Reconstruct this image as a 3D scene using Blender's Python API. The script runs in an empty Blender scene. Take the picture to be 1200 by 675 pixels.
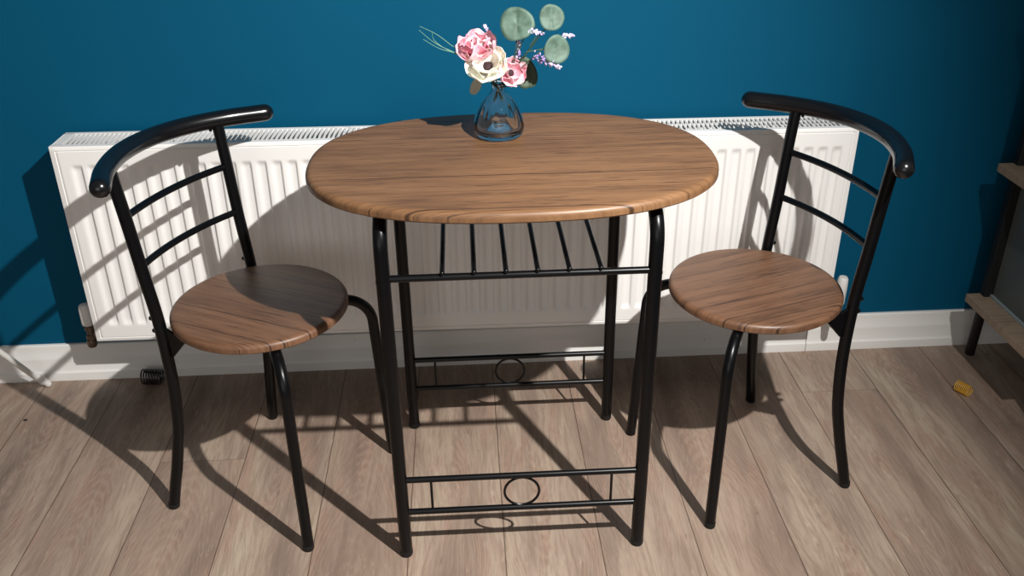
import bpy, bmesh, math, random
from mathutils import Vector, Matrix
random.seed(7)
C = bpy.context.scene.collection
PI = math.pi

# ------------------------------------------------------------------ materials
def srgb(r, g, b):
    f = lambda c: (c/255/12.92) if c/255 <= .04045 else ((c/255+.055)/1.055)**2.4
    return (f(r), f(g), f(b), 1)

class NT:
    def __init__(s, name):
        s.m = bpy.data.materials.new(name); s.m.use_nodes = True
        s.t = s.m.node_tree; s.n = s.t.nodes; s.l = s.t.links
        s.b = s.n['Principled BSDF']
    def node(s, typ, **kw):
        n = s.n.new(typ)
        for k, v in kw.items():
            setattr(n, k, v)
        return n
    def put(s, sock, v):
        if hasattr(v, 'links') or isinstance(v, bpy.types.NodeSocket): s.l.new(v, sock)
        else: sock.default_value = v
    def math(s, op, a, b=None, c=None, clamp=False):
        n = s.node('ShaderNodeMath', operation=op, use_clamp=clamp)
        s.put(n.inputs[0], a)
        if b is not None: s.put(n.inputs[1], b)
        if c is not None: s.put(n.inputs[2], c)
        return n.outputs[0]
    def mix(s, f, a, b, mode='MIX'):
        n = s.node('ShaderNodeMix', data_type='RGBA', blend_type=mode)
        s.put(n.inputs[0], f); s.put(n.inputs[6], a); s.put(n.inputs[7], b)
        return n.outputs[2]
    def noise(s, vec, scale=1, detail=4, rough=.55, dist=0):
        n = s.node('ShaderNodeTexNoise'); s.l.new(vec, n.inputs['Vector'])
        n.inputs['Scale'].default_value = scale; n.inputs['Detail'].default_value = detail
        n.inputs['Roughness'].default_value = rough; n.inputs['Distortion'].default_value = dist
        return n.outputs['Fac']
    def comb(s, x, y, z):
        n = s.node('ShaderNodeCombineXYZ')
        for i, v in enumerate((x, y, z)): s.put(n.inputs[i], v)
        return n.outputs[0]
    def sep(s, v):
        n = s.node('ShaderNodeSeparateXYZ'); s.l.new(v, n.inputs[0]); return n.outputs
    def coord(s, kind='Object'):
        return s.node('ShaderNodeTexCoord').outputs[kind]
    def ramp(s, f, stops):
        n = s.node('ShaderNodeValToRGB'); s.l.new(f, n.inputs[0])
        e = n.color_ramp.elements
        while len(e) < len(stops): e.new(.5)
        for k, (p, c) in enumerate(stops): e[k].position = p; e[k].color = c
        return n.outputs[0]
    def smooth(s, v, a, b):
        n = s.node('ShaderNodeMapRange', interpolation_type='SMOOTHSTEP')
        s.put(n.inputs[0], v); n.inputs[1].default_value = a; n.inputs[2].default_value = b
        return n.outputs[0]
    def bump(s, h, strength=.3, dist=.001):
        n = s.node('ShaderNodeBump'); n.inputs['Strength'].default_value = strength
        n.inputs['Distance'].default_value = dist; s.l.new(h, n.inputs['Height'])
        s.l.new(n.outputs[0], s.b.inputs['Normal'])
    def set(s, **kw):
        for k, v in kw.items(): s.put(s.b.inputs[k.replace('_', ' ')], v)
        return s.m

def plain(name, col, rough=.5, metal=0, grain=.0, coat=0, spec=.5, scale=60):
    t = NT(name)
    v = t.noise(t.coord(), scale, 3)
    c = t.mix(t.math('MULTIPLY', v, grain), col, (col[0]*.6, col[1]*.6, col[2]*.6, 1))
    t.set(Base_Color=c, Roughness=rough, Metallic=metal, Coat_Weight=coat, Specular_IOR_Level=spec)
    return t.m

def wood(name, seed, light, mid, dark, lines=(), pitch=.09, rough=.42):
    """rustic foil grain running along object x"""
    t = NT(name); x, y, z = t.sep(t.coord())
    wob = t.noise(t.comb(t.math('MULTIPLY', x, 3), t.math('MULTIPLY', y, 9), seed), 1, 2)
    yy = t.math('ADD', y, t.math('MULTIPLY', t.math('SUBTRACT', wob, .5), .022))
    f1 = t.noise(t.comb(t.math('MULTIPLY', x, 3.0), t.math('MULTIPLY', yy, 46), seed), 1, 7, .68)
    f2 = t.noise(t.comb(t.math('MULTIPLY', x, 14), t.math('MULTIPLY', yy, 380), seed+4), 1, 4, .65)
    big = t.noise(t.comb(t.math('MULTIPLY', x, 3.2), t.math('MULTIPLY', yy, 6), seed+9), 1, 2)
    f = t.math('ADD', t.math('MULTIPLY', f1, .40), t.math('ADD', t.math('MULTIPLY', f2, .38), t.math('MULTIPLY', big, .22)))
    col = t.ramp(f, [(.36, dark), (.455, mid), (.555, light), (.67, (min(1, light[0]*1.22), light[1]*1.22, light[2]*1.2, 1))])
    # fine dark fissures
    c1 = t.noise(t.comb(t.math('MULTIPLY', x, 9), t.math('MULTIPLY', yy, 250), seed+2), 1, 5, .65)
    c2 = t.noise(t.comb(t.math('MULTIPLY', x, 4.5), t.math('MULTIPLY', yy, 85), seed+17), 1, 4, .6)
    fis = t.math('MAXIMUM', t.smooth(c1, .60, .65), t.smooth(c2, .675, .71))
    col = t.mix(t.math('MULTIPLY', fis, .85), col, (dark[0]*.35, dark[1]*.33, dark[2]*.33, 1))
    # long board joints
    wob2 = t.noise(t.comb(t.math('MULTIPLY', x, 4), t.math('MULTIPLY', y, 2), seed+6), 1, 3)
    yl = t.math('ADD', y, t.math('MULTIPLY', t.math('SUBTRACT', wob2, .5), .012))
    brk = t.smooth(t.noise(t.comb(t.math('MULTIPLY', x, 5), t.math('MULTIPLY', y, 14), seed+12), 1, 2), .26, .42)
    for (ly, w, k) in lines:
        d = t.math('ABSOLUTE', t.math('SUBTRACT', yl, ly))
        m = t.math('SUBTRACT', 1, t.smooth(d, w*.4, w*1.5))
        m = t.math('MULTIPLY', t.math('MULTIPLY', m, brk), k)
        col = t.mix(m, col, (dark[0]*.28, dark[1]*.25, dark[2]*.25, 1))
    t.bump(f2, .12, .0006)
    t.set(Base_Color=col, Roughness=rough, Specular_IOR_Level=.45)
    return t.m

M = {}
M['black'] = plain('black_powder_coat', srgb(8, 8, 10), .30, 0, .2, 0, .27)
M['gloss'] = plain('black_gloss_plastic', srgb(13, 14, 17), .22, 0, .1, 0, .55)
M['bolt'] = plain('dark_bolt', srgb(22, 22, 24), .3, .6, .1)
M['rubber'] = plain('black_rubber', srgb(12, 12, 12), .7)
M['rad'] = plain('radiator_enamel', srgb(238, 236, 233), .33, 0, .03, 0, .45)
M['fin'] = plain('radiator_fin', srgb(190, 190, 190), .5, 0, .05)
M['plastic'] = plain('white_plastic', srgb(222, 220, 216), .4)
M['airer'] = plain('white_coated_tube', srgb(214, 212, 206), .35)
M['brass'] = plain('aged_brass', srgb(112, 96, 82), .38, .55, .6)
M['grey'] = plain('grey_panel', srgb(92, 97, 94), .35, 0, .25, scale=9)
M['edge'] = plain('pale_panel_edge', srgb(150, 160, 162), .3)
M['post'] = plain('black_steel_post', srgb(14, 14, 15), .6)
M['crumb'] = plain('dark_crumb', srgb(40, 32, 28), .9)
M['yellow'] = plain('yellow_plastic_coil', srgb(232, 176, 40), .35)
M['darkcoil'] = plain('black_plastic_coil', srgb(26, 25, 26), .22, 0, 0, .6, .8)

t = NT('teal_wall'); co = t.coord()
n1 = t.noise(co, 2.2, 3); n2 = t.noise(co, 170, 3)
t.bump(n2, .12, .0008)
t.set(Base_Color=t.mix(n1, srgb(0, 75, 105), srgb(0, 80, 110)), Roughness=.7, Specular_IOR_Level=.12)
M['wall'] = t.m

t = NT('white_gloss_skirting'); x, y, z = t.sep(t.coord())
d = t.math('ABSOLUTE', t.math('SUBTRACT', x, .888))
seam = t.math('SUBTRACT', 1, t.smooth(d, .0006, .0016))
sp = t.smooth(t.noise(t.coord(), 55, 2), .74, .76)
col = t.mix(t.math('MULTIPLY', seam, .7), srgb(232, 230, 226), srgb(90, 84, 78))
col = t.mix(t.math('MULTIPLY', sp, .4), col, srgb(150, 140, 130))
M['skirt'] = t.set(Base_Color=col, Roughness=.38)

# laminate floor: boards .194 wide running towards the wall
t = NT('smoky_oak_laminate'); x, y, z = t.sep(t.coord())
PW, X0 = .1937, .0395
u = t.math('DIVIDE', t.math('SUBTRACT', x, X0), PW)
idx = t.math('FLOOR', u); fr = t.math('SUBTRACT', u, idx)
def isidx(k): return t.math('COMPARE', idx, float(k), .2)
def white(w, k=0):
    n = t.node('ShaderNodeTexWhiteNoise', noise_dimensions='2D')
    t.l.new(t.comb(w, k, 0), n.inputs['Vector']); return n.outputs['Value']
joint = t.math('ADD', -1.35, t.math('MULTIPLY', white(idx), -.5))
for k, yv in ((-4, -.383), (4, -.212)):
    s_ = isidx(k)
    joint = t.math('ADD', t.math('MULTIPLY', joint, t.math('SUBTRACT', 1, s_)), t.math('MULTIPLY', s_, yv))
seg = t.math('GREATER_THAN', y, joint)
seed = t.math('ADD', t.math('MULTIPLY', idx, 3.7), t.math('MULTIPLY', seg, 1.9))
r1 = white(seed, 1); r2 = white(seed, 2)
so = t.math('MULTIPLY', r1, 40)
wv = t.noise(t.comb(t.math('MULTIPLY', x, 7), t.math('MULTIPLY', y, 2.2), so), 1, 2)
xx = t.math('ADD', x, t.math('MULTIPLY', t.math('SUBTRACT', wv, .5), .07))
cloud = t.noise(t.comb(t.math('MULTIPLY', xx, 11), t.math('MULTIPLY', y, 1.5), so), 1, 5, .62)
cloud2 = t.noise(t.comb(t.math('MULTIPLY', xx, 20), t.math('MULTIPLY', y, 3.2), t.math('ADD', so, 11)), 1, 5, .65)
grain = t.noise(t.comb(t.math('MULTIPLY', xx, 150), t.math('MULTIPLY', y, 9), so), 1, 4, .65)
col = t.ramp(cloud, [(.30, srgb(114, 98, 88)), (.42, srgb(143, 124, 111)), (.54, srgb(164, 145, 129)), (.70, srgb(180, 163, 144))])
red = t.smooth(cloud2, .50, .64)
col = t.mix(t.math('MULTIPLY', red, .7), col, srgb(152, 122, 107))
dk = t.smooth(t.noise(t.comb(t.math('MULTIPLY', xx, 26), t.math('MULTIPLY', y, 5), t.math('ADD', so, 23)), 1, 5, .7), .60, .74)
col = t.mix(t.math('MULTIPLY', dk, .65), col, srgb(98, 81, 71))
col = t.mix(t.math('MULTIPLY', t.smooth(grain, .44, .60), .46), col, srgb(122, 102, 88))
# cathedral figure, faint pale rings
wave = t.node('ShaderNodeTexWave', wave_type='RINGS', rings_direction='Z')
cy_ = t.math('ADD', y, t.math('MULTIPLY', r2, 1.3))
cx_ = t.math('MULTIPLY', t.math('SUBTRACT', fr, .5), .75)
t.l.new(t.comb(t.math('ADD', cx_, t.math('MULTIPLY', wv, .12)), t.math('MULTIPLY', cy_, .55), so), wave.inputs['Vector'])
wave.inputs['Scale'].default_value = 16; wave.inputs['Distortion'].default_value = 5
wave.inputs['Detail'].default_value = 3; wave.inputs['Detail Scale'].default_value = 2.5
wm = t.math('MULTIPLY', t.smooth(wave.outputs['Fac'], .35, .95), t.smooth(cloud2, .38, .62))
col = t.mix(t.math('MULTIPLY', wm, .20), col, srgb(192, 174, 153))
lt = t.smooth(t.noise(t.comb(t.math('MULTIPLY', xx, 90), t.math('MULTIPLY', y, 14), t.math('ADD', so, 5)), 1, 4, .7), .60, .72)
col = t.mix(t.math('MULTIPLY', lt, .35), col, srgb(206, 190, 168))
knot = t.smooth(t.noise(t.comb(t.math('MULTIPLY', xx, 34), t.math('MULTIPLY', y, 12), t.math('ADD', so, 31)), 1, 4, .7), .66, .76)
col = t.mix(t.math('MULTIPLY', knot, .6), col, srgb(92, 72, 62))
# board tint
col = t.mix(t.math('MULTIPLY', r2, .22), col, srgb(150, 124, 108))
# grooves between boards
ed = t.math('MINIMUM', fr, t.math('SUBTRACT', 1, fr))
g1 = t.math('SUBTRACT', 1, t.smooth(ed, .003, .009))
g2 = t.math('SUBTRACT', 1, t.smooth(t.math('ABSOLUTE', t.math('SUBTRACT', y, joint)), .0004, .0013))
gr = t.math('MAXIMUM', g1, t.math('MULTIPLY', g2, .7))
col = t.mix(t.math('MULTIPLY', gr, .75), col, srgb(70, 52, 40))
t.bump(t.math('SUBTRACT', t.math('MULTIPLY', grain, .15), gr), .35, .0008)
t.set(Base_Color=col, Roughness=.46, Specular_IOR_Level=.4)
M['floor'] = t.m

WL, WM, WD = srgb(132, 97, 67), srgb(113, 81, 55), srgb(80, 56, 40)
SL, SM, SD = srgb(117, 84, 62), srgb(97, 68, 49), srgb(68, 47, 36)
M['table_wood'] = wood('rustic_brown_wood_top', 3.1, WL, WM, WD,
    [(-.098, .0013, .95), (.108, .0012, .8), (-.246, .0012, .8), (.03, .0010, .6), (.19, .0009, .5), (-.17, .0010, .4)])
M['seat_wood'] = wood('rustic_brown_wood_seat', 8.3, SL, SM, SD,
    [(-.066, .0012, .95), (.10, .0012, .9), (.045, .0009, .7), (-.13, .001, .8), (.0, .0008, .4)])
M['seat_wood2'] = wood('rustic_brown_wood_second_seat', 15.7, SL, SM, SD,
    [(-.085, .0012, .9), (-.132, .001, .8), (.045, .0010, .8), (.10, .0011, .9), (.13, .001, .8), (-.02, .0008, .5)])
M['shelf_wood'] = wood('pale_oak_board', 21.0, srgb(160, 140, 118), srgb(140, 121, 101), srgb(108, 92, 76), [], rough=.55)

t = NT('clear_glass')
t.set(Base_Color=(.985, 1, 1, 1), Roughness=.0, IOR=1.52, Transmission_Weight=1.0)
M['glass'] = t.m

def petal_mat(name, a, b, seed):
    t = NT(name); v = t.noise(t.coord(), 45, 3)
    t.set(Base_Color=t.mix(t.smooth(v, .38, .62), a, b), Roughness=.6, Subsurface_Weight=.15, Subsurface_Radius=(.01, .005, .005))
    t.b.inputs['Subsurface Scale'].default_value = .2
    return t.m
M['pink'] = petal_mat('pink_silk_petal', srgb(250, 214, 222), srgb(236, 166, 180), 1)
M['pink_deep'] = petal_mat('deep_pink_silk_petal', srgb(244, 186, 198), srgb(226, 130, 150), 2)
M['cream'] = petal_mat('cream_silk_petal', srgb(252, 250, 240), srgb(244, 242, 222), 3)
M['lav'] = petal_mat('lavender_bud', srgb(214, 206, 232), srgb(150, 128, 180), 4)
t = NT('eucalyptus_leaf'); v = t.noise(t.coord(), 60, 4)
t.set(Base_Color=t.mix(t.smooth(v, .35, .7), srgb(84, 110, 96), srgb(56, 80, 64)), Roughness=.6)
M['leaf'] = t.m
M['leaf_dark'] = plain('dark_eucalyptus_leaf', srgb(60, 78, 58), .6, 0, .5, scale=90)
M['leaf_grey'] = plain('grey_green_leaf', srgb(176, 178, 160), .6, 0, .3)
M['stem'] = plain('green_stem', srgb(50, 74, 52), .6)
M['grass'] = plain('pale_green_blade', srgb(96, 150, 118), .5)
M['heart'] = plain('dark_flower_heart', srgb(48, 26, 30), .8, 0, .5, scale=400)

# ------------------------------------------------------------------ helpers
def mesh_obj(name, bm, mat, parent=None, smooth=True, bevel=0, segs=2, angle=35):
    me = bpy.data.meshes.new(name); bm.normal_update(); bm.to_mesh(me); bm.free()
    if smooth:
        for p in me.polygons: p.use_smooth = True
    o = bpy.data.objects.new(name, me); me.materials.append(mat); C.objects.link(o)
    if parent: o.parent = parent
    if bevel:
        m = o.modifiers.new('bevel', 'BEVEL'); m.width = bevel; m.segments = segs; m.limit_method = 'ANGLE'
        m.angle_limit = math.radians(30); m.harden_normals = True
    elif smooth and angle:
        me.set_sharp_from_angle(angle=math.radians(angle))
    return o

def thing(name, label, cat, loc=(0, 0, 0), rz=0, group=None):
    o = bpy.data.objects.new(name, None); o.empty_display_size = .1
    o.location = loc; o.rotation_euler = (0, 0, rz); C.objects.link(o)
    o['label'] = label; o['category'] = cat
    if group: o['group'] = group
    return o
def tag(o, label, cat, group=None):
    o['label'] = label; o['category'] = cat
    if group: o['group'] = group
    return o
def struct(o): o['kind'] = 'structure'; return o

def box(bm, x0, x1, y0, y1, z0, z1):
    r = bmesh.ops.create_cube(bm, size=1)
    for v in r['verts']:
        v.co = Vector(((x0+x1)/2+v.co.x*(x1-x0), (y0+y1)/2+v.co.y*(y1-y0), (z0+z1)/2+v.co.z*(z1-z0)))
    return bm
def B(): return bmesh.new()

def spline(pts, n=8):
    P = [Vector(p) for p in pts]
    if len(P) == 2: return P
    out = []
    Q = [P[0]*2-P[1]]+P+[P[-1]*2-P[-2]]
    for i in range(1, len(Q)-2):
        a, b, c, d = Q[i-1:i+3]
        for k in range(n):
            s = k/n
            out.append(.5*((2*b)+(c-a)*s+(2*a-5*b+4*c-d)*s*s+(-a+3*b-3*c+d)*s**3))
    out.append(P[-1]); return out

def fillet(pts, r, n=8):
    """polyline with rounded corners"""
    P = [Vector(p) for p in pts]; out = [P[0]]
    for i in range(1, len(P)-1):
        a, b, c = P[i-1], P[i], P[i+1]
        u, v = (a-b).normalized(), (c-b).normalized()
        ang = u.angle(v); d = r/math.tan(ang/2)
        p0, p1 = b+u*d, b+v*d
        cen = b+(u+v).normalized()*(r/math.sin(ang/2))
        e0, e1 = p0-cen, p1-cen; th = e0.angle(e1)
        for k in range(n+1):
            s = k/n
            out.append(cen+(e0*math.sin((1-s)*th)+e1*math.sin(s*th))/math.sin(th))
    out.append(P[-1]); return out

def tube(bm, path, r, seg=16, cap='flat', closed=False, ry=None):
    P = [Vector(p) for p in path]; n = len(P)
    R = r if isinstance(r, (list, tuple)) else [r]*n
    tan = []
    for i in range(n):
        a = P[(i-1) % n] if (i > 0 or closed) else P[i]
        b = P[(i+1) % n] if (i < n-1 or closed) else P[i]
        tan.append((b-a).normalized())
    up = Vector((0, 0, 1)) if abs(tan[0].z) < .9 else Vector((0, 1, 0))
    N = (up-tan[0]*up.dot(tan[0])).normalized()
    rings = []
    for i in range(n):
        if i:
            N = (N-tan[i]*N.dot(tan[i])).normalized()
        Bn = tan[i].cross(N)
        rings.append([bm.verts.new(P[i]+(N*math.cos(2*PI*k/seg)*R[i]+Bn*math.sin(2*PI*k/seg)*(R[i]*(ry or 1)))) for k in range(seg)])
    def bridge(a, b):
        for k in range(seg):
            bm.faces.new((a[k], a[(k+1) % seg], b[(k+1) % seg], b[k]))
    for i in range(n-1): bridge(rings[i], rings[i+1])
    if closed: bridge(rings[-1], rings[0])
    elif cap == 'flat':
        bm.faces.new(list(reversed(rings[0]))); bm.faces.new(rings[-1])
    elif cap == 'round':
        for end, sgn in ((0, -1), (n-1, 1)):
            base = rings[end]; prev = base; ctr = P[end]
            for j in range(1, 5):
                a = j/5*PI/2
                ring = [bm.verts.new(ctr+(v.co-ctr)*math.cos(a)+tan[end]*sgn*R[end]*math.sin(a)) for v in base]
                bridge(prev, ring) if sgn > 0 else bridge(ring, prev)
                prev = ring
            tip = bm.verts.new(ctr+tan[end]*sgn*R[end])
            for k in range(seg):
                f = (prev[k], prev[(k+1) % seg], tip) if sgn > 0 else (prev[(k+1) % seg], prev[k], tip)
                bm.faces.new(f)
    return bm

def lathe(bm, prof, seg=48, mod=None, center=(0, 0, 0)):
    cx, cy, cz = center; rings = []
    for (r, z) in prof:
        if r < 1e-6: rings.append([bm.verts.new((cx, cy, cz+z))]); continue
        ring = []
        for k in range(seg):
            a = 2*PI*k/seg; rr = r*(mod(a, z) if mod else 1)
            ring.append(bm.verts.new((cx+rr*math.cos(a), cy+rr*math.sin(a), cz+z)))
        rings.append(ring)
    for a, b in zip(rings, rings[1:]):
        for k in range(seg):
            k2 = (k+1) % seg
            if len(a) == 1 and len(b) == 1: continue
            if len(a) == 1: bm.faces.new((a[0], b[k2], b[k]))
            elif len(b) == 1: bm.faces.new((a[k], a[k2], b[0]))
            else: bm.faces.new((a[k], a[k2], b[k2], b[k]))
    return bm

def slab(bm, outline, z1, th, rnd=.006, bull=5):
    """board with a softly rounded rim; outline(grow) -> list of (x,y)"""
    prof = [(-rnd*1.6, 0)]
    for j in range(bull+1):
        a = j/bull*PI/2; prof.append((-rnd*(1-math.sin(a)), -rnd*(1-math.cos(a))*.9))
    prof += [(0, -th+.003), (-.003, -th)]
    rings = []
    for (g, z) in prof:
        rings.append([bm.verts.new((x, y, z1+z)) for x, y in outline(g)])
    n = len(rings[0])
    for a, b in zip(rings, rings[1:]):
        for k in range(n): bm.faces.new((a[k], b[k], b[(k+1) % n], a[(k+1) % n]))
    bm.faces.new(rings[0]); bm.faces.new(list(reversed(rings[-1])))
    return bm

# ------------------------------------------------------------------ setting
bm = B(); box(bm, -3.2, 3.2, 0, .12, -.05, 2.6)
struct(mesh_obj('wall_back', bm, M['wall'], smooth=False))
bm = B(); box(bm, -3.2, 3.2, -4.2, 0, -.05, 0)
struct(mesh_obj('floor', bm, M['floor'], smooth=False))
prof = [(0, .102), (-.007, .102), (-.0095, .0995), (-.0105, .092), (-.0115, .072), (-.0145, .066), (-.0150, .060),
        (-.0155, .030), (-.0175, .025), (-.0195, .023), (-.020, .019), (-.020, .0), (0, 0)]
bm = B(); ends = []
for X in (-3.2, 3.2): ends.append([bm.verts.new((X, y, z)) for y, z in prof])
n = len(prof)
for k in range(n): bm.faces.new((ends[0][k], ends[0][(k+1) % n], ends[1][(k+1) % n], ends[1][k]))
bm.faces.new(list(reversed(ends[0]))); bm.faces.new(ends[1])
bmesh.ops.recalc_face_normals(bm, faces=bm.faces)
struct(mesh_obj('baseboard_back', bm, M['skirt'], angle=28))

# ------------------------------------------------------------------ radiator
RX0, RX1, RYF, RYB, RZ0, RZ1 = -.9212, .8829, -.1325, -.0295, .1752, .6695
L, H = RX1-RX0, RZ1-RZ0
rad = thing('radiator', 'long white double panel radiator with vertical flutes on teal wall behind the table', 'radiator',
            ((RX0+RX1)/2, 0, RZ0))
rad.rotation_euler = (0, .0052, 0)
# fluted front panel as a height field
INS = .0125
xs = {0: 1}
def addx(v): xs[round(v, 5)] = 1
for v in (0, INS-.002, INS, INS+.002, INS+.006, L, L-INS+.002, L-INS, L-INS-.002, L-INS-.006): addx(v)
npd = 52; pit = .0335; start = (L-npd*pit)/2
prof_x = [(0, 0), (.0060, 0), (.0085, .18), (.0120, .70), (.0150, .95), (.0190, 1), (.0260, 1), (.0285, .85), (.0305, .25), (.0318, 0)]
fx = {}
for i in range(npd):
    for (dx, d) in prof_x:
        v = round(start+i*pit+dx, 5); addx(v); fx[v] = d
addx(start+npd*pit); fx[round(start+npd*pit, 5)] = 0
XS = sorted(xs)
zs = [0, .005, .009, .0105, .012, .016, .040, .044, .048, .054, .060, .2, .34, H-.060, H-.054, H-.048, H-.044, H-.040, H-.016, H-.012, H-.0105, H-.009, H-.005, H]
def fz(z):
    if z <= .044 or z >= H-.044: return 0
    d = min(z-.044, H-.044-z); return min(1, d/.012)**.7
def depth(x, z):
    d = 0
    if abs(x-INS) < .0015 or abs(x-(L-INS)) < .0015: 
        if .009 < z < H-.009: d = .0022
    if abs(z-.0105) < .0008 or abs(z-(H-.0105)) < .0008:
        if INS-.001 < x < L-INS+.001: d = .0022
    d += .0058*fx.get(x, 0)*fz(z)
    # rolled outer edge
    e = min(x, L-x, z, H-z)
    if e < .0045: d += .0022*(1-e/.0045)
    return d
bm = B(); grid = []
for z in zs:
    grid.append([bm.verts.new((x-L/2, RYF+depth(x, z), z)) for x in XS])
back = {}
for j in range(len(zs)-1):
    for i in range(len(XS)-1):
        bm.faces.new((grid[j][i], grid[j][i+1], grid[j+1][i+1], grid[j+1][i]))
r = bmesh.ops.extrude_face_region(bm, geom=list(bm.faces))
for v in [g for g in r['geom'] if isinstance(g, bmesh.types.BMVert)]: v.co.y = RYF+.014
bmesh.ops.recalc_face_normals(bm, faces=bm.faces)
mesh_obj('front_panel', bm, M['rad'], rad, angle=50)
bm = B(); box(bm, -L/2, L/2, RYB-.012, RYB, .006, H-.004)
mesh_obj('back_panel', bm, M['rad'], rad, bevel=.002)
for s in (-1, 1):
    bm = B(); x = s*(L/2-.0012)
    box(bm, x-.0012, x+.0012, RYF+.012, RYB-.01, .004, H-.0005)
    mesh_obj('side_panel', bm, M['rad'], rad, bevel=.0008)
# top grill: rim plus cross bars
bm = B(); zt = H-.0015
box(bm, -L/2+.001, L/2-.001, RYF+.004, RYF+.020, zt-.002, zt+.0005)
box(bm, -L/2+.001, L/2-.001, RYB-.010, RYB+.0005, zt-.002, zt+.0005)
for s in (-1, 1):
    a, b = sorted((s*(L/2-.001), s*(L/2-.022))); box(bm, a, b, RYF+.012, RYB-.004, zt-.002, zt+.0005)
x = -L/2+.026
while x < L/2-.024:
    box(bm, x-.0024, x+.0024, RYF+.016, RYB-.006, zt-.0016, zt+.0002); x += .0105
mesh_obj('top_grille', bm, M['rad'], rad, smooth=False)
# zigzag convector sheet between the panels
bm = B(); ra, rb = [], []
k = 0; x = -L/2+.02; pa = []
while x < L/2-.02:
    pa.append((x, RYF+.030 if k % 2 else RYB-.016)); x += .0125; k += 1
for (px, py) in pa:
    ra.append(bm.verts.new((px, py, .03))); rb.append(bm.verts.new((px, py, H-.016)))
for i in range(len(pa)-1): bm.faces.new((ra[i], ra[i+1], rb[i+1], rb[i]))
o = mesh_obj('convector_fin', bm, M['fin'], rad, smooth=False)
o.modifiers.new('solid', 'SOLIDIFY').thickness = .0012
# valves
def valve_left():
    t = rad
    bm = B(); X, Y = -.9545-(RX0+RX1)/2, -.080
    lathe(bm, [(0, 0), (.013, 0), (.0148, .002), (.0155, .008), (.0150, .040), (.0138, .050), (.011, .0555), (.006, .058), (0, .0585)],
          24, lambda a, z: 1+.03*math.cos(8*a), (X, Y, .020))
    cap = mesh_obj('valve_cap', bm, M['plastic'], rad)
    bm = B(); lathe(bm, [(0, -.040), (.008, -.040), (.0105, -.036), (.0105, -.024), (.0125, -.022), (.0125, -.008), (.0095, -.006), (.0090, .004), (.0120, .006), (.0120, .016), (.0095, .018), (.0095, .022), (0, .022)], 20, None, (X, Y, 0))
    tube(bm, [(X, Y, -.012), (X+.046, Y+.002, -.012+.02)], .0075, 14)
    tube(bm, [(X+.010, Y, -.008), (X+.019, Y, -.004)], .0125, 6)
    lathe(bm, [(0, -.012), (.010, -.012), (.012, -.008), (.012, .004), (.010, .008), (0, .008)], 16, None, (X-.001, Y-.004, -.028))
    tube(bm, fillet([(X, Y, -.026), (X, Y+.045, -.028), (X, -.002, -.030)], .01, 4), .0075, 14)
    mesh_obj('valve_body', bm, M['brass'], rad)
valve_left()
bm = B(); X = .931-(RX0+RX1)/2; Y = -.08
lathe(bm, [(0, -.02), (.012, -.02), (.0135, -.016), (.0140, .03), (.0130, .052), (.010, .057), (0, .058)], 24, None, (X, Y, .028))
mesh_obj('valve_cap', bm, M['plastic'], rad)
bm = B(); lathe(bm, [(0, -.03), (.010, -.03), (.010, .01), (0, .01)], 18, None, (X, Y, 0))
tube(bm, [(X, Y, -.005), (X-.052, Y, .012)], .008, 14)
mesh_obj('valve_body', bm, M['brass'], rad)
bm = B(); tube(bm, fillet([(X, Y, -.025), (X, Y, -.062), (X, -.010, -.066)], .014, 6), .009, 16)
mesh_obj('feed_pipe', bm, M['plastic'], rad)

# ------------------------------------------------------------------ table
TX, TY = .0744, -.4988
tb = thing('bistro_table', 'oval brown wood grain table with black tube legs standing between two round stools', 'table', (TX, TY, 0))
A_, B_, N_ = .3733, .2663, 2.3954
def oval(g, a=A_, b=B_, n=N_, cnt=160):
    out = []
    for k in range(cnt):
        th = 2*PI*k/cnt; c, s = math.cos(th), math.sin(th)
        out.append(((a+g)*math.copysign(abs(c)**(2/n), c), (b+g)*math.copysign(abs(s)**(2/n), s)))
    return out
bm = B(); slab(bm, oval, .7557, .020, .011)
mesh_obj('tabletop', bm, M['table_wood'], tb, angle=40)
a, b, r = .2318, .2136, .0125
bt = .0086
for sx in (-1, 1):
    for sy in (-1, 1):
        bm = B(); e = 0.0008
        path = fillet([(sx*a, sy*b, .003), (sx*a, sy*b, .7230), (sx*a, sy*e, .7230)], .055, 10)
        tube(bm, path, r, 20)
        lg = mesh_obj('leg', bm, M['black'], tb)
        bm = B(); tube(bm, [(sx*a, sy*b, 0), (sx*a, sy*b, .004), (sx*a, sy*b, .014)], [r-.0012, r+.0003, r+.0003], 20)
        mesh_obj('foot_cap', bm, M['rubber'], lg)
        bm = B(); tube(bm, [(sx*a, sy*b, .612), (sx*a, sy*b, .616)], r+.0006, 20)
        mesh_obj('joint_ring', bm, M['black'], lg)
for sx in (-1, 1):
    bm = B(); box(bm, sx*a-.011, sx*a+.011, -.07, .07, .7335, .7360); mesh_obj('mounting_plate', bm, M['black'], tb, bevel=.0005)
for sy in (-1, 1):
    for z in (.1867, .1085):
        bm = B(); tube(bm, [(-a, sy*b, z), (a, sy*b, z)], .0062, 14); mesh_obj('stretcher', bm, M['black'], tb)
    bm = B(); rr = .0335
    tube(bm, [(rr*math.cos(2*PI*k/40), sy*b, .1476+rr*math.sin(2*PI*k/40)) for k in range(40)], .0026, 10, closed=True)
    mesh_obj('ring', bm, M['black'], tb)
    for sx in (-1, 1):
        bm = B(); tube(bm, [(sx*.174, sy*b, .1085), (sx*.174, sy*b, .1867)], .0026, 10); mesh_obj('spindle', bm, M['black'], tb)
    bm = B(); tube(bm, [(-a, sy*b, .6188), (a, sy*b, .6188)], .0064, 14); mesh_obj('rack_rail', bm, M['black'], tb)
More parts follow.
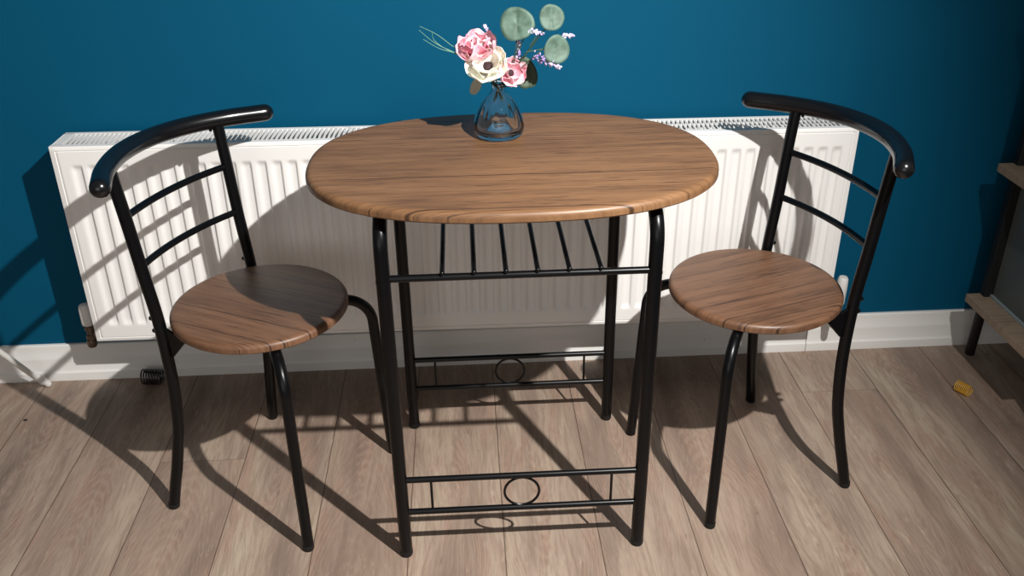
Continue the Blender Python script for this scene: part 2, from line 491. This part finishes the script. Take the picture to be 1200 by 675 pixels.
for k in range(6):
    x = -.132+k*.054
    bm = B(); tube(bm, [(x, -b-.004, .6285), (x, b+.004, .6285)], .0045, 12, 'round'); mesh_obj('rack_rod', bm, M['black'], tb)

# ------------------------------------------------------------------ chairs
def make_chair(loc, rz, label, seat_mat):
    ch = thing('bistro_chair', label, 'chair', loc, rz, 'round seated bistro chairs beside the table')
    SR, SZ = .1747, .4476
    disc = lambda g: [((SR+g)*math.cos(2*PI*k/96), (SR+g)*math.sin(2*PI*k/96)) for k in range(96)]
    bm = B(); slab(bm, disc, SZ, .019, .010)
    mesh_obj('seat', bm, seat_mat, ch, angle=40)
    PR = [(-.168, .175, 0), (-.159, .169, .05), (-.149, .162, .10), (-.140, .156, .15), (-.132, .151, .20), (-.127, .148, .26), (-.126, .145, .32),
          (-.128, .143, .38), (-.133, .142, .46), (-.144, .143, .555), (-.154, .145, .66), (-.164, .147, .750)]
    for s in (-1, 1):
        pts = spline([(x, s*y, z) for x, y, z in PR], 6); pts[0].z = .003
        bm = B(); tube(bm, pts, .0118, 18); po = mesh_obj('back_post', bm, M['black'], ch)
        bm = B(); tube(bm, [(-.168, s*.175, 0), (-.1675, s*.1747, .004), (-.166, s*.1742, .013)], [.0108, .0121, .0121], 18)
        mesh_obj('foot_cap', bm, M['rubber'], po)
        # screws behind the post at seat level, plate under the rail
        bm = B()
        for z in (.425, .452):
            x = -.1305 if z < .44 else -.1325
            tube(bm, [(x-.009, s*.1425, z), (x-.0165, s*.1425, z)], .0048, 10, 'round')
        mesh_obj('bolt', bm, M['bolt'], po)
        bm = B()
        for dy in (-.022, .022):
            tube(bm, [(-.170, s*.147+dy*.75, .7435), (-.170, s*.147+dy*.75, .7465)], .0032, 10, 'round')
        box(bm, -.176, -.164, s*.147-.016, s*.147+.016, .7450, .7468)
        mesh_obj('rail_bracket', bm, M['bolt'], po)
        # triangular gusset from post to seat
        bm = B(); y0, y1 = s*.1385, s*.1415
        tri = [(-.124, .4375), (-.124, .372), (-.112, .372), (-.062, .4275), (-.062, .4275+.001), (-.100, .4285)]
        f0 = [bm.verts.new((x, y0, z)) for x, z in tri]; f1 = [bm.verts.new((x, y1-.0+s*.003, z)) for x, z in tri]
        bm.faces.new(f0); bm.faces.new(list(reversed(f1)))
        for k in range(len(tri)): bm.faces.new((f0[k], f1[k], f1[(k+1) % len(tri)], f0[(k+1) % len(tri)]))
        bmesh.ops.recalc_face_normals(bm, faces=bm.faces)
        g = mesh_obj('gusset', bm, M['black'], ch, smooth=False, bevel=.0006, segs=1)
        # front leg, half of the hoop under the seat
        path = fillet([(.172, s*.170, .003), (.158, s*.1535, .4170), (.012, s*.012, .4170)], .066, 12)
        bm = B(); tube(bm, path, .0112, 18); lg = mesh_obj('leg', bm, M['black'], ch)
        bm = B(); tube(bm, [(.172, s*.171, 0), (.172, s*.171, .004), (.1717, s*.1705, .013)], [.0102, .0115, .0115], 18)
        mesh_obj('foot_cap', bm, M['rubber'], lg)
    bm = B(); box(bm, -.045, .045, -.045, .045, .4262, .4284); mesh_obj('seat_plate', bm, M['black'], ch, bevel=.0008)
    # curved slats
    for (xe, ye, xm, z) in ((-.1545, .1445, -.174, .664), (-.1445, .1425, -.164, .564)):
        arc = []
        for k in range(21):
            s_ = -1+2*k/20; arc.append((xm+(xe-xm)*abs(s_)**2, s_*ye, z))
        bm = B(); tube(bm, arc, .0068, 12); mesh_obj('slat', bm, M['black'], ch)
    # top rail
    pts = [(-.105, -.228, .760), (-.158, -.164, .7605), (-.199, -.085, .761), (-.214, 0, .761), (-.199, .085, .761), (-.158, .164, .7605), (-.105, .228, .760)]
    bm = B(); tube(bm, spline(pts, 10), .0176, 24, 'round'); mesh_obj('top_rail', bm, M['gloss'], ch)
    return ch
make_chair((-.4339, -.4549, 0), -.4614, 'brown round seat chair with black curved back rail, left of the oval table', M['seat_wood'])
make_chair((.5730, -.4576, 0), 3.4682, 'brown round seat chair with black curved back rail, right of the oval table', M['seat_wood2'])

# ------------------------------------------------------------------ vase and flowers
VX, VY, VZ = .0555, -.369, .7557
FWD = Vector((0, -.015, 0))   # the bouquet stands a touch nearer the front
flute = lambda a, z: 1+(.030*math.cos(8*a))*max(0, min(1, (z-.008)/.02))*max(0, min(1, (.085-z)/.02))
outer = [(0, .0055), (.018, .0040), (.030, .0010), (.036, 0), (.041, .0008), (.0455, .005), (.0478, .011), (.0482, .018), (.0470, .028), (.0440, .040), (.0395, .052), (.0335, .064),
         (.0260, .075), (.0185, .083), (.0135, .088), (.0120, .093), (.0118, .099), (.0135, .1035), (.0138, .1045)]
inner = [(.0138, .1045), (.0118, .1050), (.0098, .100), (.0095, .093), (.0108, .0875), (.0160, .081), (.0235, .073), (.0310, .062), (.0370, .050), (.0412, .039),
         (.0440, .028), (.0448, .020), (.0430, .0145), (.038, .0100), (.028, .0115), (.016, .0185), (.006, .0215), (0, .0220)]
bm = B(); lathe(bm, outer, 96, flute); lathe(bm, inner, 96, lambda a, z: 1-(.020*math.cos(8*a))*max(0, min(1, (z-.02)/.02))*max(0, min(1, (.08-z)/.02)))
bmesh.ops.remove_doubles(bm, verts=bm.verts, dist=.00001); bmesh.ops.recalc_face_normals(bm, faces=bm.faces)
v = mesh_obj('glass_vase', bm, M['glass'], None, angle=0); v.location = Vector((VX, VY, VZ))+FWD
tag(v, 'small clear fluted glass bud vase on the oval table', 'vase')

def frame_to(d):
    d = Vector(d).normalized(); return d.to_track_quat('Z', 'Y').to_matrix()
def petal_bm(bm, w, h, cup, wav, seed, M3, off=Vector((0, 0, 0)), tilt=0.6, az=0, nx=8, ny=9, th=.0006):
    """one ruffled petal, rooted at the flower heart, th thick"""
    rnd = random.Random(seed); ph = rnd.random()*6; ph2 = rnd.random()*6
    faces = []
    grid = []
    for j in range(ny+1):
        v = j/ny; row = []
        wid = w*max(.10, math.sin(PI*(.05+.80*v**.8)))**.62
        for i in range(nx+1):
            u = -1+2*i/nx
            x = u*wid*.5
            r = h*v*(1-.24*abs(u)**2.4*v)*(1+.045*math.sin(4*u+ph)*v+.03*math.sin(9*u+ph2)*v)
            el = tilt+cup*(v-.3)+.25*u*u*cup
            y = r*math.cos(el); z = r*math.sin(el)
            z += wav*v*v*math.sin(4.5*u+ph)*h*.5+wav*.3*h*math.sin(9*v+ph2+u*2)*v
            z += cup*.25*abs(u)**2*wid
            c, s = math.cos(az), math.sin(az)
            p = Vector((c*x-s*y, s*x+c*y, z))
            row.append(bm.verts.new(M3@p+off))
        grid.append(row)
    for j in range(ny):
        for i in range(nx):
            faces.append(bm.faces.new((grid[j][i], grid[j][i+1], grid[j+1][i+1], grid[j+1][i])))
def stem_path(top, low_off, bend=(0, 0, 0)):
    nk = Vector((VX, VY, VZ+.094)); t_ = Vector(top)
    lowp = Vector((VX+low_off[0]*.55, VY+low_off[1]*.55, VZ+.070))
    neck = nk+Vector((low_off[0]*.0-low_off[0]*.14, low_off[1]*.0-low_off[1]*.14, 0))
    mid = (neck+t_)/2+Vector(bend)
    return spline([lowp, (lowp+neck)/2, neck, mid, t_], 6)
def flower(pos, facing, R, mats, label, cat, seed, low, rows=((5, .25, 1.0), (5, .75, .82), (4, 1.15, .6)), heart=.18, bend=(0, 0, 0)):
    pos = Vector(pos); f = Vector(facing).normalized(); M3 = frame_to(f)
    t_ = thing(cat[0], label, cat[1], pos, 0, 'fabric anemones in the glass vase')
    rnd = random.Random(seed)
    for ri, (n_, tilt, sc) in enumerate(rows):
        for k in range(n_):
            bm = B(); az = 2*PI*(k+.5*ri+rnd.uniform(-.15, .15))/n_
            petal_bm(bm, R*1.45*sc, R*1.02*sc*rnd.uniform(.92, 1.08), .55, .22, seed*50+ri*10+k, M3, Vector((0, 0, 0))+f*(.002*ri), tilt, az)
            o = mesh_obj('petal', bm, mats[ri % len(mats)], t_, angle=0)
            so = o.modifiers.new('solid', 'SOLIDIFY'); so.thickness = .0007
            o.modifiers.new('sub', 'SUBSURF').levels = 1; o.modifiers['sub'].render_levels = 1
    bm = B(); bmesh.ops.create_icosphere(bm, subdivisions=3, radius=R*heart)
    for v_ in bm.verts: v_.co = M3@(Vector((v_.co.x, v_.co.y, v_.co.z*.8))*(1+.12*math.sin(v_.co.x*2300)*math.sin(v_.co.y*2300)))+f*R*.16
    mesh_obj('flower_heart', bm, M['heart'], t_, angle=0)
    P = [p-pos for p in stem_path(pos-f*.003, low, bend)]
    bm = B(); tube(bm, P, .0014, 8, 'round'); mesh_obj('stem', bm, M['stem'], t_)
    return t_

flower((.020, -.374, .914), (-.22, -.42, .95), .043, [M['pink'], M['pink_deep'], M['pink']],
       'pink fabric anemone with ruffled petals, leftmost bloom in the glass vase', ('pink_anemone', 'flower'), 3, (.018, .006), bend=(.004, 0, -.004),
       rows=((6, .12, 1.05), (5, .55, .9), (4, 1.0, .65)))
flower((.037, -.392, .894), (-.15, -.72, .62), .044, [M['cream'], M['cream'], M['cream']],
       'cream white fabric anemone with a dark heart, middle bloom in the vase', ('cream_anemone', 'flower'), 5, (-.004, .020), bend=(0, -.006, -.010),
       rows=((6, .10, 1.0), (5, .5, .85)), heart=.20)
flower((.076, -.390, .882), (.35, -.85, .35), .031, [M['pink'], M['pink'], M['pink_deep']],
       'pale pink fabric anemone just above the vase neck, right of the cream bloom', ('pink_anemone', 'flower'), 9, (-.016, .004), bend=(0, -.006, -.008),
       rows=((5, .18, 1.05), (5, .65, .85)), heart=.22)

def round_leaf(bm, c, rx, rz, nrm, roll=0, cup=.12):
    M3 = frame_to(nrm); c = Vector(c); rings = []
    cen = bm.verts.new(c-(M3@Vector((0, 0, cup*rx*.5))))
    n_ = 28
    for j in range(1, 6):
        q = j/5; ring = []
        for k in range(n_):
            a = 2*PI*k/n_; rr = 1+.035*math.sin(3*a+c.x*90)-.09*max(0, math.cos(a))**12
            x = rx*q*rr*math.sin(a); y = -rz*q*rr*math.cos(a)
            z = cup*rx*(q*q-.5)+.05*rx*math.sin(2*a+1)*q-.06*rx*math.exp(-(x/(rx*.1))**2)
            xr = x*math.cos(roll)-y*math.sin(roll); yr = x*math.sin(roll)+y*math.cos(roll)
            ring.append(bm.verts.new(c+M3@Vector((xr, yr, z))))
        rings.append(ring)
    for k in range(n_): bm.faces.new((cen, rings[0][k], rings[0][(k+1) % n_]))
    for a, b in zip(rings, rings[1:]):
        for k in range(n_): bm.faces.new((a[k], b[k], b[(k+1) % n_], a[(k+1) % n_]))
def leaf_obj(parent, pos, c, rx, rz, nrm, mat, roll=0):
    bm = B(); round_leaf(bm, Vector(c)-pos, rx, rz, nrm, roll)
    o = mesh_obj('leaf', bm, mat, parent, angle=0)
    o.modifiers.new('solid', 'SOLIDIFY').thickness = .0008
    return o
# eucalyptus: tall sprig with three round leaves
pos = Vector((VX, VY, VZ+.10))
eu = thing('eucalyptus_sprig', 'tall eucalyptus sprig with round grey green leaves on the right of the bouquet', 'foliage', pos, 0, 'eucalyptus sprigs in the glass vase')
FW = Vector((-.0035, -.058, .0122))   # the tall sprig leans towards the room
eu_top = Vector((.138, -.352, .948))+FW
bm = B(); tube(bm, [p-pos for p in stem_path(eu_top, (-.014, -.012), (-.004, 0, -.008))], .0015, 8, 'round')
for tgt, frm in (((.150, -.352, .958), (.138, -.352, .948)), ((.128, -.350, .940), (.117, -.352, .925)), ((.150, -.352, .920), (.110, -.354, .914))):
    tube(bm, [Vector(frm)+FW-pos, Vector(tgt)+FW-pos], .0010, 8, 'round')
tube(bm, spline([Vector(q)-pos for q in ((VX+.004, VY-.004, VZ+.088), (.082, -.385, .89), (.087, -.405, .925), (.090, -.410, .958))], 4), .0011, 8, 'round')
mesh_obj('stem', bm, M['stem'], eu)
leaf_obj(eu, pos, Vector((.0935, -.350, .963))+FW, .0310, .0305, (-.10, -1, .35), M['leaf'], .1)
leaf_obj(eu, pos, Vector((.156, -.350, .973))+FW, .0230, .0240, (.15, -1, .35), M['leaf'], -.1)
leaf_obj(eu, pos, Vector((.165, -.356, .917))+FW, .0240, .0265, (.20, -1, .30), M['leaf'], -.4)
leaf_obj(eu, pos, Vector((.1190, -.346, .956))+FW, .0095, .0070, (.3, -1, -.1), M['leaf_dark'], .9)
# low leaf sprig
e2 = thing('eucalyptus_sprig', 'short eucalyptus sprig with one dark oval leaf beside the vase neck', 'foliage', pos, 0, 'eucalyptus sprigs in the glass vase')
bm = B(); tube(bm, [p-pos for p in stem_path((.088, -.372, .880), (-.010, .014), (.004, 0, -.010))], .0013, 8, 'round'); mesh_obj('stem', bm, M['stem'], e2)
leaf_obj(e2, pos, (.1085, -.364, .874), .0215, .0310, (.05, -1, .25), M['leaf_dark'], .2)
e3 = thing('leaf_sprig', 'small grey green leaf hanging below the cream bloom', 'foliage', pos)
bm = B(); tube(bm, [p-pos for p in stem_path((.026, -.380, .882), (.010, -.016), (0, 0, .004))], .0011, 8, 'round'); mesh_obj('stem', bm, M['stem'], e3)
bm = B(); tube(bm, [Vector((.026, -.380, .882))-pos, Vector((.018, -.386, .872))-pos], .0010, 8, 'round'); mesh_obj('stalk', bm, M['stem'], e3)
leaf_obj(e3, pos, (.0125, -.388, .858), .0095, .0165, (-.1, -1, .25), M['leaf_grey'], -.45)

def lavender(label, tip, base, low, seed, ln=.045, wid=.006):
    t_ = thing('lavender_sprig', label, 'flower', pos, 0, 'lavender sprigs in the glass vase')
    tip = Vector(tip); base = Vector(base); rnd = random.Random(seed)
    bm = B(); P = stem_path(base, low); P.append(tip)
    tube(bm, [p-pos for p in P], .0010, 8, 'round'); mesh_obj('stem', bm, M['stem'], t_)
    bm = B(); d = tip-base; n_ = int(34+wid*3500-20)
    for k in range(n_):
        s_ = k/(n_-1); p = base+d*s_
        off = Vector((rnd.gauss(0, 1), rnd.gauss(0, 1), rnd.gauss(0, 1))).normalized()*wid*(1-.55*s_)*rnd.uniform(.3, 1.1)
        r_ = bmesh.ops.create_icosphere(bm, subdivisions=1, radius=rnd.uniform(.0014, .0027))
        R3 = frame_to(off+d.normalized()*.004)
        for v_ in r_['verts']: v_.co = R3@Vector((v_.co.x, v_.co.y, v_.co.z*1.7))+p+off-pos
    mesh_obj('blossom', bm, M['lav'], t_, angle=0)
lavender('lavender sprig pointing down to the right, between the low oval leaf and round leaf', Vector((.170, -.372, .888))+FW*.85, Vector((.122, -.368, .908))+FW*.85, (-.012, -.004), 1, wid=.011)
lavender('lavender sprig sticking out furthest right past the round leaf', (.200, -.338, .938), (.168, -.342, .936), (-.018, -.002), 2, wid=.006)
lavender('lavender sprig at the back between the two top round leaves', Vector((.142, -.345, .945))+FW*1.1, Vector((.114, -.348, .952))+FW*1.1, (-.015, .008), 3, wid=.0065)
lavender('upright lavender sprig rising behind the pink leftmost bloom', (.034, -.350, .962), (.040, -.352, .936), (.008, .012), 4, wid=.006)
lavender('lavender sprig standing left of the tall stem under the big leaf', (.096, -.362, .935), (.094, -.366, .905), (-.008, .016), 5, wid=.005)
gs = thing('grass_sprig', 'thin pale green grass blades arching out to the left of the flowers', 'foliage', pos)
for k, pts in enumerate((((-.025, -.368, .928), (-.055, -.366, .951), (-.086, -.364, .9665)),
                         ((-.026, -.372, .920), (-.060, -.374, .938), (-.087, -.376, .962)),
                         ((-.020, -.370, .915), (-.048, -.368, .930), (-.062, -.366, .943), (-.064, -.366, .957)),
                         ((-.024, -.376, .919), (-.052, -.380, .929), (-.080, -.384, .947)))):
    P = stem_path((.020, -.366, .898), (.012+.001*k, .010-.002*k), (0, .004, 0)) + [Vector(p) for p in spline([(.020, -.366, .898), *pts], 6)][1:]
    n_ = len(P); bm = B(); tube(bm, [p-pos for p in P], [.0010*(1-.65*i/n_) for i in range(n_)], 6, 'round'); mesh_obj('blade', bm, M['grass'], gs)

for o in bpy.data.objects:
    if o.parent is None and o.name.split('.')[0] in ('pink_anemone', 'cream_anemone', 'eucalyptus_sprig', 'leaf_sprig', 'lavender_sprig', 'grass_sprig'):
        o.location += FWD
# ------------------------------------------------------------------ small things on the floor
def coil(name, mat, loc, rz, R, ln, turns, wire, label, cat):
    n_ = int(turns*20); bm = B(); z0 = R+wire
    P = [(ln*(k/n_-.5), R*math.cos(2*PI*turns*k/n_), z0+R*math.sin(2*PI*turns*k/n_)) for k in range(n_+1)]
    tube(bm, P, wire, 8, 'round'); o = mesh_obj(name, bm, mat, None, angle=0)
    o.location = loc; o.rotation_euler = (0, 0, rz); tag(o, label, cat, 'coil springs on the floor')
coil('coil_spring', M['yellow'], (1.213, -.244, 0), -1.05, .0130, .036, 8, .0010, 'yellow plastic coil spring lying on the floor right of the chairs', 'spring toy')
coil('coil_spring', M['darkcoil'], (-.842, -.0505, 0), -.08, .0190, .050, 7.5, .0022, 'black plastic coil spring on the floor against the white skirting under the radiator', 'spring toy')
bm = B(); bmesh.ops.create_icosphere(bm, subdivisions=2, radius=.0042)
for v_ in bm.verts: v_.co = Vector((v_.co.x*1.3, v_.co.y*.7, v_.co.z*.5+.0019))*(1+.15*math.sin(v_.co.x*1800+v_.co.y*900))
for v_ in bm.verts: v_.co.z = max(v_.co.z, 0)
o = mesh_obj('crumb', bm, M['crumb']); o.location = (-1.112, -.194, 0); tag(o, 'tiny dark crumb on the floorboards at the far left', 'debris')

# white clothes airer, mostly beyond the left edge
air = thing('clothes_airer', 'white tube leg of a clothes airer at the left edge by the skirting', 'clothes airer', (-1.112, -.045, 0))
o0 = Vector((-1.112, -.045, 0)); top = Vector((-1.484, -.400, .880)); f2 = Vector((-1.86, -.75, 0))
d = (top-o0).normalized()
for A0, A1 in ((o0, top), (f2, top+Vector((0, 0, 0)))):
    dd = (A1-A0).normalized(); st = A0-o0+dd*.02; st.z = max(st.z, .008)
    bm = B(); tube(bm, [st, A1-o0], .0072, 14); lg = mesh_obj('leg', bm, M['airer'], air)
    bm = B(); tube(bm, [A0-o0+Vector((0, 0, .0085)), A0-o0+Vector((0, 0, .0085))+dd*.034], .0085, 14, 'round'); mesh_obj('foot_cap', bm, M['plastic'], lg)
bm = B(); q = (top-o0)*.5; q2 = (f2-o0)+(top-f2)*.5
tube(bm, [q, q2], .005, 12); mesh_obj('cross_bar', bm, M['airer'], air)

# shelf unit at the right edge
su = thing('shelf_unit', 'black metal shelf unit with pale wood boards at the right edge against the wall', 'shelf', (1.25, -.10, 0))
X0_, Y1 = 0, 0
DY = -.31; SX = .80
for z in (.205, .556, .915):
    bm = B(); box(bm, 0, SX, DY, 0, z-.020, z); o = mesh_obj('shelf_board', bm, M['shelf_wood'], su, bevel=.0012)
def post(p0, p1, w=.012):
    bm = B(); tube(bm, [p0, p1], w, 16); return mesh_obj('post', bm, M['post'], su)
for px_, sx in ((.045, -1), (SX-.045, 1)):
    for py_, sy in ((-.012, 1), (DY+.02, -1)):
        bm = B(); tube(bm, [(px_+(.028 if sx < 0 else 0), py_+(.048 if sy > 0 else -.0), 0), (px_, py_, .186)], .0125, 16)
        mesh_obj('leg', bm, M['post'], su)
        bm = B(); box(bm, px_-.010, px_+.022, py_-.010, py_+.010, .204, .536); mesh_obj('post', bm, M['post'], su, bevel=.001)
        bm = B(); box(bm, px_-.010, px_+.022, py_-.010, py_+.010, .555, .896); mesh_obj('post', bm, M['post'], su, bevel=.001)
bm = B(); box(bm, .056, .060, DY+.03, -.024, .207, .535); pn = mesh_obj('side_panel', bm, M['grey'], su, smooth=False)
bm = B(); box(bm, .050, .056, DY+.03, -.022, .2055, .2115); mesh_obj('panel_edge', bm, M['edge'], pn, smooth=False)
bm = B(); box(bm, .07, SX-.05, -.012, -.006, .206, .535); mesh_obj('back_panel', bm, M['post'], su, smooth=False)
bm = B(); box(bm, .07, SX-.05, -.012, -.006, .557, .895); mesh_obj('back_panel', bm, M['post'], su, smooth=False)

# ------------------------------------------------------------------ light
def spot(name, loc, aim, power, size, blend, rad_, col):
    l = bpy.data.lights.new(name, 'SPOT'); l.energy = power; l.spot_size = math.radians(size); l.spot_blend = blend
    l.shadow_soft_size = rad_; l.color = col
    o = bpy.data.objects.new(name, l); C.objects.link(o); o.location = loc
    o.rotation_euler = (Vector(aim)-Vector(loc)).to_track_quat('-Z', 'Y').to_euler(); return o
spot('ceiling_spot', (.777, -1.725, 2.068), (-.42, -.34, .28), 320, 93, 1.0, .017, (1, .982, .948))
al = bpy.data.lights.new('front_fill', 'AREA'); al.shape = 'RECTANGLE'; al.size = 2.6; al.size_y = 1.7; al.energy = 17.5; al.color = (1, .975, .95)  # added soft fill from behind the camera, lifts the shaded upright faces
ao = bpy.data.objects.new('front_fill', al); C.objects.link(ao); ao.location = (-.9, -4.1, 1.45); ao.rotation_euler = (math.radians(90), 0, math.radians(-8))
w = bpy.data.worlds.new('World'); bpy.context.scene.world = w; w.use_nodes = True
bg = w.node_tree.nodes['Background']; bg.inputs[0].default_value = (1, .97, .94, 1); bg.inputs[1].default_value = .11

# ------------------------------------------------------------------ camera
yaw, pitch, roll, f = .0498420, -.4868216, -.0131629, 1083.23
cam = bpy.data.cameras.new('camera'); co_ = bpy.data.objects.new('camera', cam); C.objects.link(co_)
cyw, syw, cp, sp_ = math.cos(yaw), math.sin(yaw), math.cos(pitch), math.sin(pitch)
F = Vector((syw*cp, cyw*cp, sp_)); R_ = Vector((cyw, -syw, 0)); U = R_.cross(F)
R2 = R_*math.cos(roll)+U*math.sin(roll); U2 = U*math.cos(roll)-R_*math.sin(roll)
m = Matrix((R2, U2, -F)).transposed().to_4x4(); m.translation = Vector((-.00923, -2.10904, 1.33347))
co_.matrix_world = m
cam.sensor_width = 36; cam.lens = f/1200*36; cam.clip_start = .05
sc = bpy.context.scene; sc.camera = co_
sc.view_settings.view_transform = 'Standard'; sc.view_settings.look = 'None'
sc.view_settings.gamma = 1; sc.view_settings.use_curve_mapping = False
sc.view_settings.exposure = 0.1
